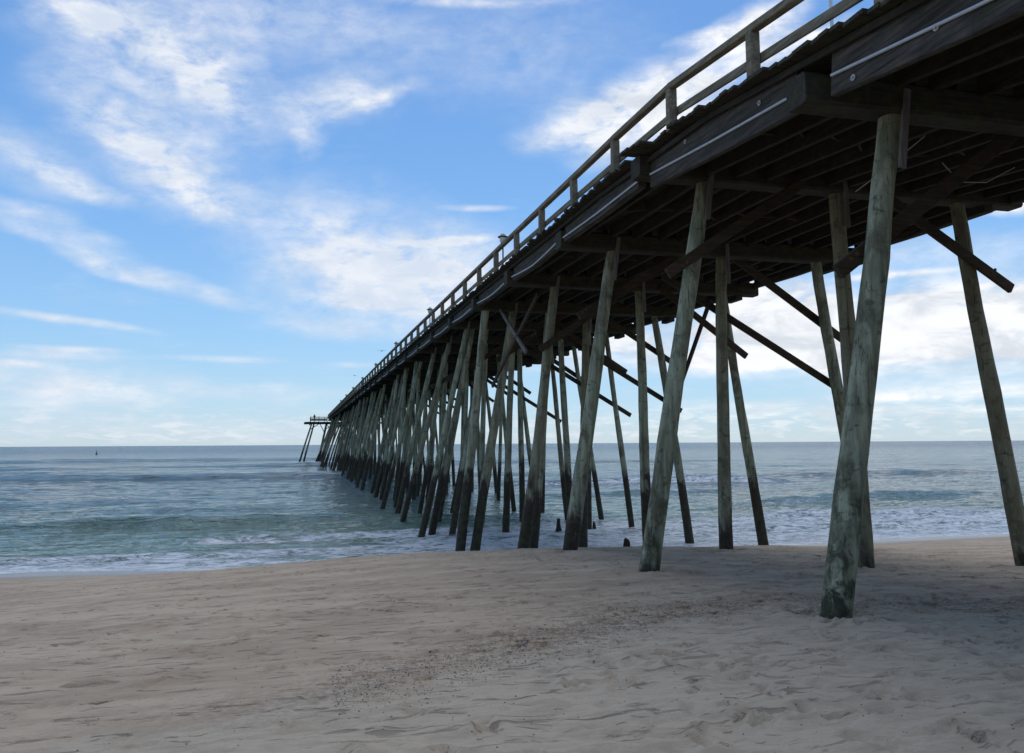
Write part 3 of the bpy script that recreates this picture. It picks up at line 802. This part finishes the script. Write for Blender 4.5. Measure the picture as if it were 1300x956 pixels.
BL = [(-9.4,24.6,6.2,3.3,18,.95),(-14.1,25.9,2.68,1.29,20,0.70),(-6.3,22.9,3.00,1.18,30,0.60),(-0.2,27.8,5.96,1.62,5,0.50),(1.6,22.7,2.71,1.28,-20,0.85),(4.9,23.0,2.22,0.40,-25,0.70),(0.3,20.4,1.60,0.60,-45,0.50),(-11.9,19.5,4.0,1.5,24,0.6),(-8.3,17.4,3.9,1.9,18,.85),(-7.0,15.7,2.92,0.75,20,0.45),(-16.6,16.9,2.9,1.3,20,0.6),(-13.8,15.8,1.97,0.56,15,0.90),(-16.9,14.2,2.46,0.37,10,0.60),(-15.6,13.1,4.63,0.56,10,0.5),(-7.7,10.4,5.24,0.50,14,0.65),(-12.9,11.5,3.96,0.34,14,0.50),(4.5,12.5,7.02,3.20,10,0.70),(9.4,11.6,4.96,2.43,0,0.85),(3.4,10.9,4.28,1.60,0,0.60),(10.5,14.0,2.78,0.27,-4,0.80),(11.9,16.2,1.96,0.21,0,0.90),(0.7,14.5,3.17,2.09,20,0.40),(25.2,22.7,5.22,1.59,-15,1.30),(20.7,22.0,3.93,1.27,-10,0.80),(22.9,20.3,3.32,0.72,-15,0.70),(17.3,20.8,2.26,0.51,0,0.35),(31.3,26.5,2.90,0.79,-12,1.30),(33.8,25.2,3.07,0.56,-10,1.10),(27.5,26.5,1.20,0.38,0,0.70),(13.3,26.6,8.05,2.91,0,0.30),(11.6,29.3,5.20,0.28,0,0.60),(-14.6,3.6,5.02,1.33,3,0.80),(-14.0,7.7,3.85,0.24,6,0.70),(-13.5,5.9,2.15,0.19,0,0.80),(-16.7,4.9,1.21,0.19,0,0.70),(-13.4,5.5,2.58,0.24,0,0.60),(-5.2,5.6,2.92,0.21,0,0.50),(1.9,7.9,4.20,0.64,0,0.45),(3.8,5.4,1.32,0.21,0,0.80),(-5.1,3.3,7.28,0.51,0,0.50),(-7.8,1.0,13.97,0.60,0,0.30),(38.7,6.9,10.51,2.09,0,1.40),(31.0,8.7,4.05,1.57,0,1.20),(32.9,5.4,5.91,0.72,0,1.00),(44.0,7.5,5.00,1.66,-5,1.30),(33.4,6.7,5.89,1.13,0,1.20),(46.1,14.0,1.22,0.46,0,1.30),(41.6,11.5,5.28,0.87,0,0.50),(39.3,10.4,2.74,0.20,0,0.80),(40.6,9.0,2.67,0.15,0,0.80),(44.1,3.2,5.76,0.47,0,0.90),(38.9,2.7,4.51,0.25,0,0.60),(44.0,1.8,5.75,0.28,0,0.60),(21.4,6.0,4.86,1.08,0,0.70),(18.8,7.2,3.28,1.36,0,0.70),(32.7,2.1,7.35,0.41,0,0.50)]
acc = None
for (a0, e0, rx, ry, ro, s_) in BL:
    v = t.mapping(aew if ry > .3 else t.vmath('ADD', ae, t.vmath('MULTIPLY', wv, (.5,.12,0))), (rx*1.12, ry*(1.2 if ry > .3 else 1), 1), (a0, e0, 0), (0, 0, radians(-ro)), 'TEXTURE')
    g = t.ramp(t.vmath('LENGTH', v), 1.75, 0.0, 0.0, s_*1.2)
    acc = g if acc is None else t.math('ADD', acc, g)
n1 = t.noise(t.mapping(P, (1,1,1), rot=(0,0,.5)), 2.2, 9, .62, .3)
n2 = t.noise(t.mapping(ae, (.34,.70,1), rot=(0,0,-.2)), 1.0, 10, .64, .25)
n3 = t.noise(t.mapping(P, (2.2,.7,1), rot=(0,0,.9)), 3.2, 7, .6, .5)     # thin fibres
nn = t.math('ADD', t.math('ADD', t.math('MULTIPLY', n1, .25), t.math('MULTIPLY', n2, .65)), t.math('MULTIPLY', n3, .10))
mod = t.ramp(nn, .36, .64, .28, 1.5, smooth=False)
dens = t.math('MULTIPLY', acc, mod)
gen = t.math('MULTIPLY', t.ramp(n1, .48, .72), .16)                       # faint veil everywhere
# elsewhere in the sky (outside the photographed sector) ordinary broken cloud
outm = t.math('MAXIMUM', t.ramp(t.math('ABSOLUTE', t.math('SUBTRACT', az, 14.4)), 36, 50), t.ramp(el, 30, 38))
gen2 = t.math('MULTIPLY', t.math('MULTIPLY', t.ramp(n1, .42, .62), outm), .85)
hz = t.noise(t.mapping(ae, (.55,2.6,1)), 1.0, 6, .62, .3)
hmask = t.math('MULTIPLY', t.ramp(el, 0.0, .5), t.ramp(el, 3.2, 1.2))
hd = t.math('MULTIPLY', t.math('MULTIPLY', t.ramp(hz, .46, .62), hmask), .65)
dens = t.math('ADD', t.math('ADD', dens, gen), t.math('ADD', gen2, hd))
alpha = t.ramp(dens, .02, 1.35, 0, .95, smooth=False)
alpha = t.math('MINIMUM', alpha, .97)
SKS = .14
K = 1/SKS
shade = t.noise(t.mapping(ae, (.22,.5,1)), 1.0, 6, .6, .4)
near_sun = t.ramp(az, 12, 28)
ccol = t.mix(t.ramp(shade, .38, .66), C(.70*K,.78*K,.90*K), C(.88*K,.91*K,.97*K))
cbr = t.mix(t.ramp(shade, .35, .6), C(.72*K,.76*K,.82*K), C(1.02*K,1.03*K,1.05*K))
ccol = t.mix(near_sun, ccol, cbr)
skyc = t.mix(1.0, sky.outputs[0], C(.80,.96,1.12), 'MULTIPLY')
rr_ = t.new('ShaderNodeValToRGB'); t.link(t.math('DIVIDE', el, 90.0), rr_.inputs[0]); cr = rr_.color_ramp
cr.elements[0].position = 0.0; cr.elements[0].color = C(.56,.69,.80)
cr.elements[1].position = .40; cr.elements[1].color = C(.10,.27,.66)
for p_, c_ in ((.03,(.43,.65,.85)), (.08,(.31,.57,.87)), (.16,(.205,.455,.85)), (.27,(.135,.345,.75))):
    e_ = cr.elements.new(p_); e_.color = C(*c_)
air = t.mix(1.0, rr_.outputs[0], C(K,K,K), 'MULTIPLY')
skyc = t.mix(t.ramp(el, 60, 34, 0.1, .78), skyc, air)
fin = t.mix(alpha, skyc, ccol)
t.link(fin, bg.inputs['Color']); bg.inputs['Strength'].default_value = SKS
w.cycles.sampling_method = 'MANUAL'; w.cycles.sample_map_resolution = 1024

sl = bpy.data.lights.new('sun', 'SUN'); sl.energy = 1.15; sl.angle = radians(50); sl.color = (1.0,.95,.88)
so = bpy.data.objects.new('sun', sl); COL.objects.link(so)
a_, e_ = radians(SUN_AZ), radians(SUN_EL)
dv = Vector((sin(a_)*cos(e_), cos(a_)*cos(e_), sin(e_)))
so.rotation_euler = dv.to_track_quat('Z', 'Y').to_euler()
so.location = (0, 0, 30)

# ------------------------------------------------------------------ camera
HEAD, TH, RO = radians(14.35793), math.atan((567-.0062*650-433.5)/1050), math.atan(.0062)
cam = bpy.data.cameras.new('camera'); co = bpy.data.objects.new('camera', cam); COL.objects.link(co); sc.camera = co
cam.sensor_fit = 'HORIZONTAL'; cam.sensor_width = 36; cam.lens = 36*1050/1300
cam.shift_y = -(478-433.5)/1300
cam.clip_start = .05; cam.clip_end = 40000
R_ = Vector((cos(HEAD), -sin(HEAD), 0)); Fh = Vector((sin(HEAD), cos(HEAD), 0)); Up = Vector((0,0,1))
F_ = Fh*cos(TH) + Up*sin(TH); U_ = Up*cos(TH) - Fh*sin(TH)
cx = R_*cos(RO) - U_*sin(RO); cy = R_*sin(RO) + U_*cos(RO)
m = Matrix((cx, cy, -F_)).transposed().to_4x4(); m.translation = Vector((0,0,EYE)); co.matrix_world = m

sc.render.engine = 'CYCLES'
sc.view_settings.view_transform = 'Standard'; sc.view_settings.look = 'None'
sc.view_settings.exposure = 0.0; sc.view_settings.gamma = 1.0
